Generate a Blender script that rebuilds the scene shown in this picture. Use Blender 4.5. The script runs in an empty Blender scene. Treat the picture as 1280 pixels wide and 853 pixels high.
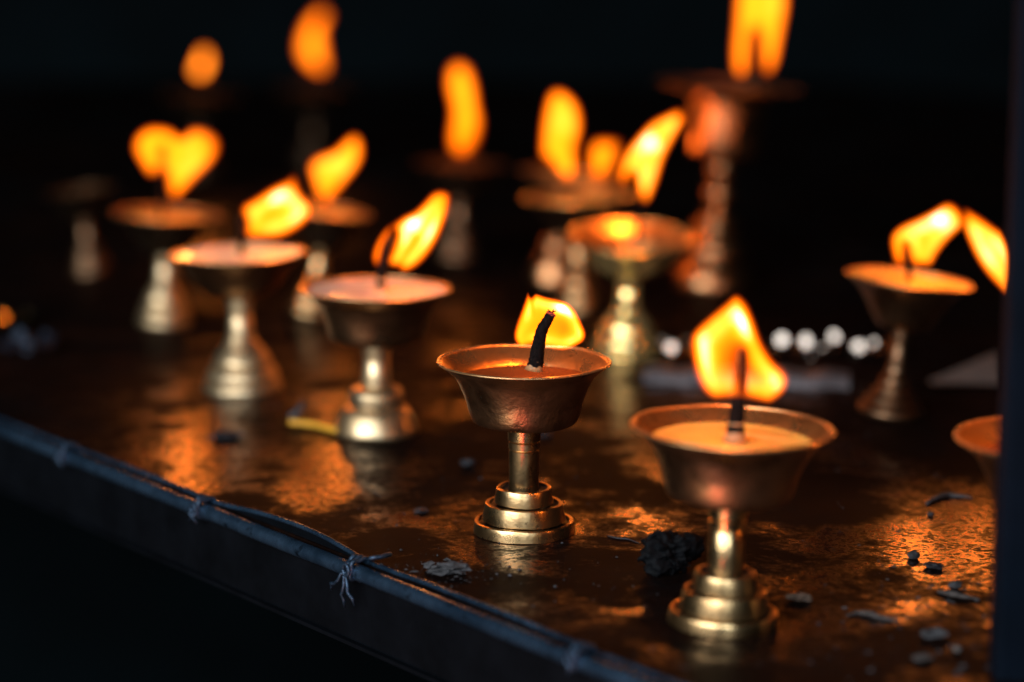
import bpy, bmesh, math, random
from mathutils import Vector, Matrix, Quaternion, noise
from mathutils.geometry import delaunay_2d_cdt

sc = bpy.context.scene
COL = sc.collection
random.seed(11)

# ------------------------------------------------------------------ camera
F_PX = 85.0 / 36.0 * 1280.0
PITCH = math.radians(11.1)
CAM_H = 0.2269
CAM = Vector((0, 0, CAM_H))
FWD = Vector((0, math.cos(PITCH), -math.sin(PITCH)))
UP = Vector((0, math.sin(PITCH), math.cos(PITCH)))
RIGHT = Vector((1, 0, 0))


def ray(x, y):
    return FWD + RIGHT * ((x - 640.0) / F_PX) + UP * ((426.5 - y) / F_PX)


def ground(x, y, z=0.0):
    d = ray(x, y)
    t = (z - CAM_H) / d.z
    return CAM + d * t


def at_y(x, y, wy):
    """point of the photo's pixel on the upright plane world-y = wy"""
    d = ray(x, y)
    return CAM + d * (wy / d.y)


def px_size(p):
    """metres per photo pixel at the point p"""
    return (p - CAM).dot(FWD) / F_PX


cam_d = bpy.data.cameras.new('camera')
cam_d.lens = 85.0
cam_d.sensor_width = 36.0
cam_d.clip_start = 0.02
cam_d.clip_end = 50.0
cam = bpy.data.objects.new('camera', cam_d)
COL.objects.link(cam)
cam.location = CAM
cam.rotation_euler = (math.pi / 2 - PITCH, 0, 0)
cam_d.dof.use_dof = True
cam_d.dof.focus_distance = 0.818
cam_d.dof.aperture_fstop = 4.1
cam_d.dof.aperture_blades = 0
sc.camera = cam

# ------------------------------------------------------------------ node helpers


def new_mat(name):
    m = bpy.data.materials.new(name)
    m.use_nodes = True
    nt = m.node_tree
    for n in list(nt.nodes):
        nt.nodes.remove(n)
    out = nt.nodes.new('ShaderNodeOutputMaterial')
    return m, nt, out


def N(nt, t, **kw):
    n = nt.nodes.new(t)
    for k, v in kw.items():
        if k in ('operation', 'blend_type', 'data_type', 'attribute_name', 'attribute_type', 'feature', 'wave_type',
                 'bands_direction', 'interpolation_type', 'noise_dimensions', 'noise_type'):
            setattr(n, k, v)
        else:
            n.inputs[k.replace('_', ' ')].default_value = v
    return n


def ramp(nt, src, stops, interp='LINEAR'):
    r = nt.nodes.new('ShaderNodeValToRGB')
    r.color_ramp.interpolation = interp
    el = r.color_ramp.elements
    while len(el) > 1:
        el.remove(el[-1])
    for i, (p, c) in enumerate(stops):
        if i == 0:
            e = el[0]
            e.position = p
        else:
            e = el.new(p)
        if not isinstance(c, (tuple, list)):
            c = (c, c, c)
        e.color = (c[0], c[1], c[2], 1)
    nt.links.new(src, r.inputs['Fac'])
    return r.outputs['Color']


def coords(nt, shift=True):
    tc = nt.nodes.new('ShaderNodeTexCoord')
    if not shift:
        return tc.outputs['Object']
    oi = nt.nodes.new('ShaderNodeObjectInfo')
    mul = N(nt, 'ShaderNodeMath', operation='MULTIPLY')
    nt.links.new(oi.outputs['Random'], mul.inputs[0])
    mul.inputs[1].default_value = 7.0
    add = N(nt, 'ShaderNodeVectorMath', operation='ADD')
    nt.links.new(tc.outputs['Object'], add.inputs[0])
    nt.links.new(mul.outputs[0], add.inputs[1])
    return add.outputs[0]


def tex_noise(nt, vec, scale, detail=4.0, rough=0.55, dist=0.0):
    n = nt.nodes.new('ShaderNodeTexNoise')
    n.inputs['Scale'].default_value = scale
    n.inputs['Detail'].default_value = detail
    n.inputs['Roughness'].default_value = rough
    n.inputs['Distortion'].default_value = dist
    nt.links.new(vec, n.inputs['Vector'])
    return n.outputs['Fac']


def bump(nt, height, strength, dist, prev=None):
    b = nt.nodes.new('ShaderNodeBump')
    b.inputs['Strength'].default_value = strength
    b.inputs['Distance'].default_value = dist
    nt.links.new(height, b.inputs['Height'])
    if prev is not None:
        nt.links.new(prev, b.inputs['Normal'])
    return b.outputs['Normal']


def mix_col(nt, fac, a, b):
    m = nt.nodes.new('ShaderNodeMix')
    m.data_type = 'RGBA'
    for sock, v in ((m.inputs[0], fac), (m.inputs[6], a), (m.inputs[7], b)):
        if isinstance(v, bpy.types.NodeSocket):
            nt.links.new(v, sock)
        elif isinstance(v, (int, float)):
            sock.default_value = v
        else:
            sock.default_value = (v[0], v[1], v[2], 1)
    return m.outputs[2]


def bsdf(nt, out, **kw):
    b = nt.nodes.new('ShaderNodeBsdfPrincipled')
    for k, v in kw.items():
        s = b.inputs[k.replace('_', ' ')]
        if isinstance(v, bpy.types.NodeSocket):
            nt.links.new(v, s)
        elif isinstance(v, (tuple, list)) and s.type == 'RGBA':
            s.default_value = (v[0], v[1], v[2], 1)
        else:
            s.default_value = v
    nt.links.new(b.outputs[0], out.inputs['Surface'])
    return b


def metal(name, c_clean, c_tarn, c_dark, r0, r1, amount=0.5, bump_s=0.25, scratch=True, met=1.0):
    m, nt, out = new_mat(name)
    v = coords(nt)
    n1 = tex_noise(nt, v, 90, 5, 0.62, 0.3)
    n2 = tex_noise(nt, v, 420, 4, 0.6)
    n3 = tex_noise(nt, v, 35, 6, 0.65, 0.5)
    f1 = ramp(nt, n1, [(0.5 - amount * 0.3, 0.0), (0.72, 1.0)])
    c = mix_col(nt, f1, c_clean, c_tarn)
    f2 = ramp(nt, n3, [(0.53, 0.0), (0.74, 0.85)])
    c = mix_col(nt, f2, c, c_dark)
    f3 = ramp(nt, n2, [(0.64, 0.0), (0.74, 0.8)])
    c = mix_col(nt, f3, c, c_dark)
    rg = ramp(nt, n1, [(0.3, r0), (0.7, r1)])
    nrm = bump(nt, n2, bump_s, 0.0003)
    nrm = bump(nt, n1, bump_s, 0.0010, nrm)
    if scratch:
        sep = nt.nodes.new('ShaderNodeSeparateXYZ')
        nt.links.new(v, sep.inputs[0])
        com = nt.nodes.new('ShaderNodeCombineXYZ')
        nt.links.new(sep.outputs[2], com.inputs[2])
        ln = tex_noise(nt, com.outputs[0], 2600, 3, 0.7)
        nrm = bump(nt, ln, 0.12, 0.0002, nrm)
    bsdf(nt, out, Base_Color=c, Metallic=met, Roughness=rg, Normal=nrm)
    return m


M = {}
M['brass'] = metal('aged_brass', (0.68, 0.44, 0.20), (0.42, 0.24, 0.10), (0.06, 0.03, 0.015), 0.22, 0.40, 0.4)
M['pale_brass'] = metal('dusty_pale_brass', (0.74, 0.55, 0.32), (0.52, 0.35, 0.17), (0.12, 0.08, 0.05), 0.36, 0.52, 0.4)
M['bowl_out'] = metal('tarnished_bowl_outside', (0.62, 0.37, 0.19), (0.36, 0.18, 0.085), (0.03, 0.016, 0.009), 0.24, 0.42, 0.8, 0.4, False)
M['bowl_in'] = metal('warm_bowl_inside', (0.80, 0.42, 0.15), (0.50, 0.22, 0.06), (0.06, 0.02, 0.008), 0.22, 0.40, 0.35, 0.5, False, 0.92)
M['rim'] = metal('worn_rim', (0.95, 0.56, 0.25), (0.60, 0.32, 0.13), (0.10, 0.04, 0.02), 0.22, 0.38, 0.5, 0.5, True, 0.88)
M['gold'] = metal('polished_gold_brass', (1.0, 0.76, 0.30), (0.95, 0.64, 0.20), (0.5, 0.30, 0.08), 0.12, 0.24, 0.2, 0.15, True, 0.85)
M['copper'] = metal('dull_copper', (0.60, 0.30, 0.13), (0.36, 0.15, 0.06), (0.06, 0.025, 0.012), 0.22, 0.40, 0.4)
M['shaded'] = metal('shaded_brass', (0.10, 0.065, 0.035), (0.05, 0.03, 0.02), (0.012, 0.009, 0.007), 0.4, 0.6, 0.6)  # brass with the dimness of the back rows put into its colour
M['bronze'] = metal('dark_bronze', (0.26, 0.15, 0.08), (0.16, 0.085, 0.045), (0.035, 0.02, 0.012), 0.32, 0.48, 0.5)


def simple(name, col, rough=0.6, var=0.35, scale=200, bump_s=0.3, spec=0.4, metallic=0.0, shift=True, dist=0.0006):
    m, nt, out = new_mat(name)
    v = coords(nt, shift)
    n = tex_noise(nt, v, scale, 5, 0.62)
    lo = [c * (1 - var) for c in col]
    hi = [min(1, c * (1 + var)) for c in col]
    c = ramp(nt, n, [(0.3, lo), (0.7, hi)])
    bsdf(nt, out, Base_Color=c, Roughness=rough, Metallic=metallic, Specular_IOR_Level=spec,
         Normal=bump(nt, n, bump_s, dist))
    return m


M['grime'] = simple('black_grime', (0.012, 0.009, 0.008), 0.35, 0.5, 500, 0.6)
M['char'] = simple('charred_cotton', (0.007, 0.0045, 0.004), 0.9, 0.6, 900, 1.0, 0.08)
M['char_blue'] = simple('charcoal', (0.0022, 0.0026, 0.0034), 0.7, 0.7, 700, 0.8, 0.12)
M['ash'] = simple('grey_ash', (0.060, 0.058, 0.060), 0.9, 0.6, 400, 1.0, 0.2)
M['pale'] = simple('pale_shaving', (0.055, 0.045, 0.040), 0.8, 0.5, 400, 0.8, 0.3)
M['brown'] = simple('brown_crumb', (0.12, 0.075, 0.05), 0.7, 0.6, 500, 1.0, 0.4)
M['black_crumb'] = simple('black_crumb', (0.015, 0.016, 0.02), 0.55, 0.6, 500, 1.0, 0.5)
M['yellow'] = simple('yellow_wood', (0.75, 0.36, 0.03), 0.5, 0.2, 300, 0.2)
M['cotton'] = simple('buttery_cotton', (0.45, 0.21, 0.08), 0.4, 0.3, 700, 0.8)
M['paper'] = simple('pale_paper', (0.09, 0.075, 0.065), 0.8, 0.15, 80, 0.3)
M['post'] = simple('blue_black_paint', (0.0014, 0.0034, 0.0072), 0.8, 0.25, 60, 0.3, 0.06)
M['apron'] = simple('black_metal_apron', (0.0018, 0.0024, 0.0034), 0.6, 0.5, 45, 0.35, 0.06)
M['strip'] = simple('grey_metal_strip', (0.14, 0.125, 0.13), 0.42, 0.25, 60, 0.3, 0.5, 0.5)
M['soot_wall'] = simple('sooty_wall', (0.0012, 0.0040, 0.0052), 0.9, 0.4, 8, 0.2, 0.1)
_m, _nt, _out = new_mat('glowing_wick_tip')
_n = tex_noise(_nt, coords(_nt), 1500, 3, 0.6)
_b = bsdf(_nt, _out, Base_Color=(0.02, 0.008, 0.006), Roughness=0.8, Normal=bump(_nt, _n, 1.0, 0.0005))
_nt.links.new(ramp(_nt, _n, [(0.45, (0.05, 0.004, 0.002)), (0.65, (0.5, 0.04, 0.01))]), _b.inputs['Emission Color'])
_b.inputs['Emission Strength'].default_value = 2.0
M['ember'] = _m
M['foil'] = simple('silver_foil', (0.27, 0.225, 0.185), 0.26, 0.05, 300, 0.05, 0.5, 1.0)
M['gold_foil'] = simple('gold_foil', (0.30, 0.22, 0.10), 0.2, 0.05, 300, 0.05, 0.5, 1.0)
M['blue_foil'] = simple('blue_foil', (0.012, 0.02, 0.035), 0.5, 0.3, 150, 0.4, 0.5, 0.6)


def rod_mat():
    m, nt, out = new_mat('blue_black_rod')
    v = coords(nt, False)
    n1 = tex_noise(nt, v, 170, 6, 0.65)
    n2 = tex_noise(nt, v, 45, 4, 0.6)
    c = ramp(nt, n2, [(0.35, (0.06, 0.125, 0.21)), (0.65, (0.15, 0.28, 0.44))])  # blue daylight sheen and its dark gaps are put into the base colour
    c = mix_col(nt, ramp(nt, n1, [(0.54, 0.0), (0.68, 0.92)]), c, (0.006, 0.008, 0.011))
    bsdf(nt, out, Base_Color=c, Metallic=0.9, Roughness=ramp(nt, n1, [(0.35, 0.20), (0.65, 0.34)]), Normal=bump(nt, n1, 0.22, 0.0005))
    return m


M['rod'] = rod_mat()
M['tie'] = simple('dark_tie_wire', (0.03, 0.055, 0.09), 0.42, 0.6, 500, 0.5, 0.5, 0.7)


def butter(name, col, rough, sss, scale=0.004, bs=0.3, var=0.12):
    m, nt, out = new_mat(name)
    v = coords(nt)
    n = tex_noise(nt, v, 110, 4, 0.55, 0.4)
    n2 = tex_noise(nt, v, 600, 3, 0.5)
    c = ramp(nt, n, [(0.3, [x * (1 - var) for x in col]), (0.7, [min(1, x * (1 + var)) for x in col])])
    n3 = tex_noise(nt, v, 750, 2, 0.5)
    c = mix_col(nt, ramp(nt, n3, [(0.70, 0.0), (0.75, 0.85)]), c, (0.03, 0.015, 0.008))
    nrm = bump(nt, n, bs, 0.0012)
    nrm = bump(nt, n2, bs * 0.4, 0.0003, nrm)
    b = bsdf(nt, out, Base_Color=c, Roughness=rough, Normal=nrm, Specular_IOR_Level=0.5)
    b.inputs['Subsurface Weight'].default_value = sss
    b.inputs['Subsurface Radius'].default_value = (1.0, 0.45, 0.2)
    b.inputs['Subsurface Scale'].default_value = scale
    return m


M['wax_peach'] = butter('set_butter_peach', (0.86, 0.62, 0.48), 0.22, 0.5)
M['wax_cream'] = butter('set_butter_cream', (0.92, 0.80, 0.62), 0.14, 0.5)
M['oil_dark'] = butter('dark_melted_butter', (0.16, 0.045, 0.012), 0.05, 0.0, bs=0.08)
M['oil_amber'] = butter('amber_melted_butter', (0.95, 0.55, 0.12), 0.05, 0.4, bs=0.06)
M['oil_orange'] = butter('clear_melted_butter', (0.55, 0.22, 0.05), 0.08, 0.2, bs=0.05)


E1 = ground(0, 527)
E2 = ground(730, 815)
U = (E1 - E2).normalized()
V = Vector((U.y, -U.x, 0))
if V.y < 0:
    V = -V


TABLE_LOC = E2 + U * 0.6 + Vector((0, 0, -0.03))
TABLE_LOC.z = -0.03


def table_mat():
    m, nt, out = new_mat('oily_rusted_metal')
    v = coords(nt, False)
    big = tex_noise(nt, v, 14, 6, 0.6, 0.6)
    mid = tex_noise(nt, v, 55, 6, 0.65, 0.8)
    fine = tex_noise(nt, v, 420, 5, 0.7)
    grain = tex_noise(nt, v, 1300, 3, 0.6)
    st = nt.nodes.new('ShaderNodeMapping')
    st.inputs['Rotation'].default_value = (0, 0, 0.7)
    st.inputs['Scale'].default_value = (1, 6, 1)
    nt.links.new(v, st.inputs['Vector'])
    streak = tex_noise(nt, st.outputs[0], 110, 5, 0.65, 0.5)
    c = ramp(nt, big, [(0.3, (0.0022, 0.0016, 0.0016)), (0.5, (0.006, 0.003, 0.0022)), (0.7, (0.016, 0.006, 0.0035))])
    c = mix_col(nt, ramp(nt, mid, [(0.48, 0.0), (0.66, 0.85)]), c, (0.005, 0.004, 0.004))
    c = mix_col(nt, ramp(nt, fine, [(0.6, 0.0), (0.72, 0.6)]), c, (0.030, 0.011, 0.005))
    c = mix_col(nt, ramp(nt, streak, [(0.66, 0.0), (0.85, 0.35)]), c, (0.024, 0.019, 0.018))
    patch = tex_noise(nt, v, 34, 10, 0.74, 0.35)
    zone = tex_noise(nt, v, 11, 3, 0.5, 0.2)
    pz = N(nt, 'ShaderNodeMath', operation='MULTIPLY_ADD')
    nt.links.new(zone, pz.inputs[0])
    pz.inputs[1].default_value = 0.75
    nt.links.new(patch, pz.inputs[2])
    last = pz.outputs[0]
    # glossier patches placed to strengthen reflections, duller ones placed to keep the sheet dark
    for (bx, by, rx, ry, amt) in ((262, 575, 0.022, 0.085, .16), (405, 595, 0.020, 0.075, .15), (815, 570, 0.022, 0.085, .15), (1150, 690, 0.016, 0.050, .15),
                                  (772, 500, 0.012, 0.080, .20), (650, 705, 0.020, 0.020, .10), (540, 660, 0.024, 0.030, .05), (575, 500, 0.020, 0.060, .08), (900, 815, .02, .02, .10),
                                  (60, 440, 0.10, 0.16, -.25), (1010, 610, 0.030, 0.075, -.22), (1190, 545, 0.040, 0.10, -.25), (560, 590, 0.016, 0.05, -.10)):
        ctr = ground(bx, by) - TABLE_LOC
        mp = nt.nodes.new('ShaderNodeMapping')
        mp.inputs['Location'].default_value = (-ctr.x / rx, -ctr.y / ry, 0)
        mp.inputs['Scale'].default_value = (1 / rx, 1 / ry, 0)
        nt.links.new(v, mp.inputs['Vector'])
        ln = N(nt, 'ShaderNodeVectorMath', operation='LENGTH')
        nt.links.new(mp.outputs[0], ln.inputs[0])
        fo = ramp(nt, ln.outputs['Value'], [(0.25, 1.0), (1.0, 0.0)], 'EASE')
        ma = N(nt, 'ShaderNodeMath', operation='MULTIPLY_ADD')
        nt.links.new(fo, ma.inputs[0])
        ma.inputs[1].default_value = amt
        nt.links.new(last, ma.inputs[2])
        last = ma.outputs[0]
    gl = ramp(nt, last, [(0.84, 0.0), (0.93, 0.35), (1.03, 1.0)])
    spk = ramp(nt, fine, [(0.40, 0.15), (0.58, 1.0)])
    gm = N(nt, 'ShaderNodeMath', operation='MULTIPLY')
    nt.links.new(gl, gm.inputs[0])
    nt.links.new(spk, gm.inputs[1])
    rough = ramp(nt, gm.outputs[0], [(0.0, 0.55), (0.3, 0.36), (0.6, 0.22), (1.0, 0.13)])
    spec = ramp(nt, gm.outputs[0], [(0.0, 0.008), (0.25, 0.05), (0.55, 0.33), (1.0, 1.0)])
    nrm = bump(nt, mid, 0.07, 0.0008)
    nrm = bump(nt, patch, 0.10, 0.0006, nrm)
    nrm = bump(nt, streak, 0.08, 0.0004, nrm)
    nrm = bump(nt, fine, 0.28, 0.00025, nrm)
    nrm = bump(nt, grain, 0.45, 0.00012, nrm)
    bsdf(nt, out, Base_Color=c, Roughness=rough, IOR=1.75, Specular_IOR_Level=spec, Specular_Tint=(1.0, 0.37, 0.13), Normal=nrm)
    return m


M['table'] = table_mat()


def flame_mat():
    m, nt, out = new_mat('butter_flame')
    at = N(nt, 'ShaderNodeAttribute', attribute_type='GEOMETRY', attribute_name='flame_heat')
    s = N(nt, 'ShaderNodeMath', operation='MULTIPLY')
    nt.links.new(at.outputs['Fac'], s.inputs[0])
    s.inputs[1].default_value = 1 / 1.4
    k = 0.1        # ramp colours are a tenth of the light given off
    st = [(0.0, (0, 0, 0)), (0.12, (0.5, 0.045, 0.0)), (0.3, (1.5, 0.20, 0.002)), (0.55, (2.4, 0.42, 0.004)),
          (0.8, (3.0, 0.60, 0.012)), (1.0, (3.6, 0.92, 0.07)), (1.2, (4.2, 1.9, 0.75)), (1.4, (4.8, 3.4, 2.2))]
    c = ramp(nt, s.outputs[0], [(p / 1.4, [x * k for x in col]) for p, col in st])
    em = nt.nodes.new('ShaderNodeEmission')
    nt.links.new(c, em.inputs['Color'])
    em.inputs['Strength'].default_value = 0.68 / k    # two walls of the flame add up
    tr = nt.nodes.new('ShaderNodeBsdfTransparent')
    ad = nt.nodes.new('ShaderNodeAddShader')
    nt.links.new(em.outputs[0], ad.inputs[0])
    nt.links.new(tr.outputs[0], ad.inputs[1])
    nt.links.new(ad.outputs[0], out.inputs['Surface'])
    return m


M['flame'] = flame_mat()


# ------------------------------------------------------------------ object helpers
def tag(o, label=None, cat=None, group=None, kind=None):
    if label:
        o['label'] = label
    if cat:
        o['category'] = cat
    if group:
        o['group'] = group
    if kind:
        o['kind'] = kind
    return o


def mesh_obj(name, verts, faces, mats, parent=None, smooth=True, sharp=None, fmat=None):
    me = bpy.data.meshes.new(name)
    me.from_pydata([tuple(v) for v in verts], [], faces)
    if not isinstance(mats, (list, tuple)):
        mats = [mats]
    for m in mats:
        me.materials.append(m)
    if fmat:
        for p, i in zip(me.polygons, fmat):
            p.material_index = i
    bm = bmesh.new()
    bm.from_mesh(me)
    bmesh.ops.recalc_face_normals(bm, faces=bm.faces)
    bm.to_mesh(me)
    bm.free()
    if smooth:
        me.polygons.foreach_set('use_smooth', [True] * len(me.polygons))
        if sharp:
            me.set_sharp_from_angle(angle=math.radians(sharp))
    o = bpy.data.objects.new(name, me)
    COL.objects.link(o)
    o.parent = parent
    return o


def wobble(v, amp, freq, seed):
    s = Vector((seed * 3.1, seed * 1.7, seed * 5.3))
    return v + noise.noise_vector(v * freq + s) * amp


def lathe(prof, seg=72, amp=0.0, freq=60.0, seed=0.0, closed=False):
    """prof: [(r, z), ...]; returns verts, faces, face row index"""
    vs, fs, rows = [], [], []
    n = len(prof)
    for (r, z) in prof:
        for k in range(seg):
            a = 2 * math.pi * k / seg
            v = Vector((r * math.cos(a), r * math.sin(a), z))
            vs.append(wobble(v, amp, freq, seed) if amp else v)
    last = n if closed else n - 1
    for i in range(last):
        j = (i + 1) % n
        for k in range(seg):
            k2 = (k + 1) % seg
            fs.append((i * seg + k, i * seg + k2, j * seg + k2, j * seg + k))
            rows.append(i)
    return vs, fs, rows


def smooth_prof(pts, per=5):
    out = []
    n = len(pts)
    for i in range(n - 1):
        p0, p1, p2, p3 = pts[max(i - 1, 0)], pts[i], pts[i + 1], pts[min(i + 2, n - 1)]
        for s in range(per):
            t = s / per
            out.append(tuple(0.5 * (2 * p1[k] + (p2[k] - p0[k]) * t + (2 * p0[k] - 5 * p1[k] + 4 * p2[k] - p3[k]) * t * t
                                    + (3 * p1[k] - p0[k] - 3 * p2[k] + p3[k]) * t ** 3) for k in range(len(p1))))
    out.append(tuple(pts[-1]))
    return out


def tube(path, radii, seg=10, amp=0.0, freq=900.0, seed=0.0):
    vs, fs = [], []
    path = [Vector(p) for p in path]
    n = len(path)
    t0 = (path[1] - path[0]).normalized()
    ref = Vector((0, 1, 0)) if abs(t0.y) < 0.9 else Vector((1, 0, 0))
    for i, p in enumerate(path):
        t = (path[min(i + 1, n - 1)] - path[max(i - 1, 0)]).normalized()
        b = t.cross(ref).normalized()
        c = b.cross(t).normalized()
        ref = c
        for k in range(seg):
            a = 2 * math.pi * k / seg
            v = p + (b * math.cos(a) + c * math.sin(a)) * radii[i]
            vs.append(wobble(v, amp, freq, seed) if amp else v)
    for i in range(n - 1):
        for k in range(seg):
            k2 = (k + 1) % seg
            fs.append((i * seg + k, i * seg + k2, (i + 1) * seg + k2, (i + 1) * seg + k))
    fs.append(tuple(range(seg)))
    fs.append(tuple((n - 1) * seg + k for k in range(seg)))
    return vs, fs


def join_geo(parts):
    vs, fs = [], []
    for v, f in parts:
        o = len(vs)
        vs += list(v)
        fs += [tuple(i + o for i in q) for q in f]
    return vs, fs


# ------------------------------------------------------------------ flame from an outline at the lamp's own distance
def closed_curve(pts, per=10):
    n = len(pts)
    out = []
    for i in range(n):
        p0, p1, p2, p3 = pts[i - 1], pts[i], pts[(i + 1) % n], pts[(i + 2) % n]
        for s in range(per):
            t = s / per
            out.append(tuple(0.5 * (2 * p1[k] + (p2[k] - p0[k]) * t + (2 * p0[k] - 5 * p1[k] + 4 * p2[k] - p3[k]) * t * t
                                    + (3 * p1[k] - p0[k] - 3 * p2[k] + p3[k]) * t ** 3) for k in (0, 1)))
    return out


def seg_dist(px, py, ax, ay, bx, by):
    dx, dy = bx - ax, by - ay
    L = dx * dx + dy * dy
    t = 0 if L == 0 else max(0, min(1, ((px - ax) * dx + (py - ay) * dy) / L))
    return math.hypot(px - ax - t * dx, py - ay - t * dy)


def inside(px, py, poly):
    c = False
    n = len(poly)
    j = n - 1
    for i in range(n):
        xi, yi = poly[i]
        xj, yj = poly[j]
        if (yi > py) != (yj > py) and px < (xj - xi) * (py - yi) / (yj - yi) + xi:
            c = not c
        j = i
    return c


def flame(name, parent, wy, outline, step=2.2, band=9.0, core=0.5, hot=(), dark=(), edge=5.0, gain=1.0, thick=0.42,
          push=0.0, shrink=0.0, tint=None):
    """outline and features in photo pixels; the sheet stands at world y = wy + push and bulges both ways"""
    poly = closed_curve(outline, 8)
    if shrink:
        nn = len(poly)
        area2 = sum(poly[i][0] * poly[(i + 1) % nn][1] - poly[(i + 1) % nn][0] * poly[i][1] for i in range(nn))
        sg = 1 if area2 > 0 else -1
        sh = []
        for i in range(nn):
            tx, ty = poly[(i + 3) % nn][0] - poly[i - 3][0], poly[(i + 3) % nn][1] - poly[i - 3][1]
            L = math.hypot(tx, ty) or 1
            q = (poly[i][0] - sg * ty / L * shrink, poly[i][1] + sg * tx / L * shrink)
            if inside(q[0], q[1], poly):
                dq = min(seg_dist(q[0], q[1], *poly[j], *poly[(j + 1) % nn]) for j in range(nn))
                if dq > shrink * 0.93:
                    sh.append(q)
        poly = sh
    # even spacing along the outline
    res = []
    acc = 0
    for i in range(len(poly)):
        a, b = poly[i], poly[(i + 1) % len(poly)]
        L = math.hypot(b[0] - a[0], b[1] - a[1])
        m = max(1, int(round(L / step)))
        if L < step * 0.5 and acc + L < step * 0.8:
            acc += L
            continue
        acc = 0
        for s in range(m):
            res.append((a[0] + (b[0] - a[0]) * s / m, a[1] + (b[1] - a[1]) * s / m))
    poly = res
    xs = [p[0] for p in poly]
    ys = [p[1] for p in poly]

    def dist(x, y):
        return min(seg_dist(x, y, *poly[i], *poly[(i + 1) % len(poly)]) for i in range(len(poly)))
    pts = [Vector(p) for p in poly]
    dd = [0.0] * len(poly)
    y = min(ys) + step / 2
    row = 0
    while y < max(ys):
        x = min(xs) + (step / 2 if row % 2 else 0)
        while x < max(xs):
            if inside(x, y, poly):
                d = dist(x, y)
                if d > step * 0.45:
                    pts.append(Vector((x, y)))
                    dd.append(d)
            x += step
        y += step * 0.866
        row += 1
    nb = len(poly)
    edges = [(i, (i + 1) % nb) for i in range(nb)]
    rv, re, rf, ov, oe, of = delaunay_2d_cdt(pts, edges, [], 1, 1e-4)
    dmax = max(dd)
    dmap = []
    for k, v in enumerate(rv):
        src = ov[k][0] if ov[k] else None
        dmap.append(dd[src] if src is not None else 0.0)
    heat = []
    cx0, cy0 = sum(xs) / nb, sum(ys) / nb
    for v, d in zip(rv, dmap):
        x, y = v
        rise = min(1.0, d / edge)
        rise = rise * rise * (3 - 2 * rise)
        b = math.exp(-((d - band) / (band * 0.75)) ** 2)
        body = core + (1.0 - core) * b if d > band * 0.2 else core + (1.0 - core) * b
        h = rise * body
        for (hx, hy, hr, ha) in hot:
            h += rise * ha * math.exp(-((x - hx) ** 2 + (y - hy) ** 2) / (2 * hr * hr))
        for (ax, ay, bx, by, w, amt) in dark:
            q = seg_dist(x, y, ax, ay, bx, by)
            h *= 1 - amt * math.exp(-(q / w) ** 2)
        h *= 1 + 0.10 * noise.noise(Vector((x * 0.06, y * 0.045, wy * 90)))
        heat.append(max(0.0, h * gain))
    # front and back sheets, joined along the outline
    inv = parent.matrix_world.inverted()
    base_y = wy + push
    verts, hv, fidx, bidx = [], [], [], []
    for k, (v, d) in enumerate(zip(rv, dmap)):
        p = at_y(v.x, v.y, base_y)
        s = px_size(p)
        t = min(1.0, d / dmax)
        bulge = thick * dmax * 1.6 * s * math.sqrt(max(0.0, 1 - (1 - t) ** 2))
        hh = heat[k]
        if d <= 1e-6:
            verts.append(p)
            hv.append(hh)
            fidx.append(len(verts) - 1)
            bidx.append(len(verts) - 1)
        else:
            verts.append(p - Vector((0, bulge, 0)))
            hv.append(hh)
            fidx.append(len(verts) - 1)
            verts.append(p + Vector((0, bulge, 0)))
            hv.append(hh)
            bidx.append(len(verts) - 1)
    faces = []
    for f in rf:
        faces.append(tuple(fidx[i] for i in f))
        b = tuple(bidx[i] for i in reversed(f))
        if set(b) != set(faces[-1]):
            faces.append(b)
    o = mesh_obj(name, [inv @ v for v in verts], faces, M['flame'], parent)
    a = o.data.attributes.new('flame_heat', 'FLOAT', 'POINT')
    a.data.foreach_set('value', hv)
    o.data.update()
    return o


# ------------------------------------------------------------------ butter lamps
FLAME_W = 0.036
BOWL = {
    'cup': [(0, .57), (.02, .605), (.13, .64), (.42, .695), (.73, .797), (.88, .90), (.97, .985), (1, 1)],
    'round': [(0, .20), (.06, .36), (.16, .50), (.34, .63), (.58, .74), (.80, .86), (.94, .96), (1, 1)],
    'flared': [(0, .34), (.03, .40), (.2, .50), (.45, .61), (.7, .74), (.87, .88), (.97, .98), (1, 1)],
    'pot': [(0, .40), (.03, .46), (.2, .49), (.5, .50), (.78, .51), (.86, .55), (.92, .75), (.97, .96), (1, 1)],
}


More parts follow.
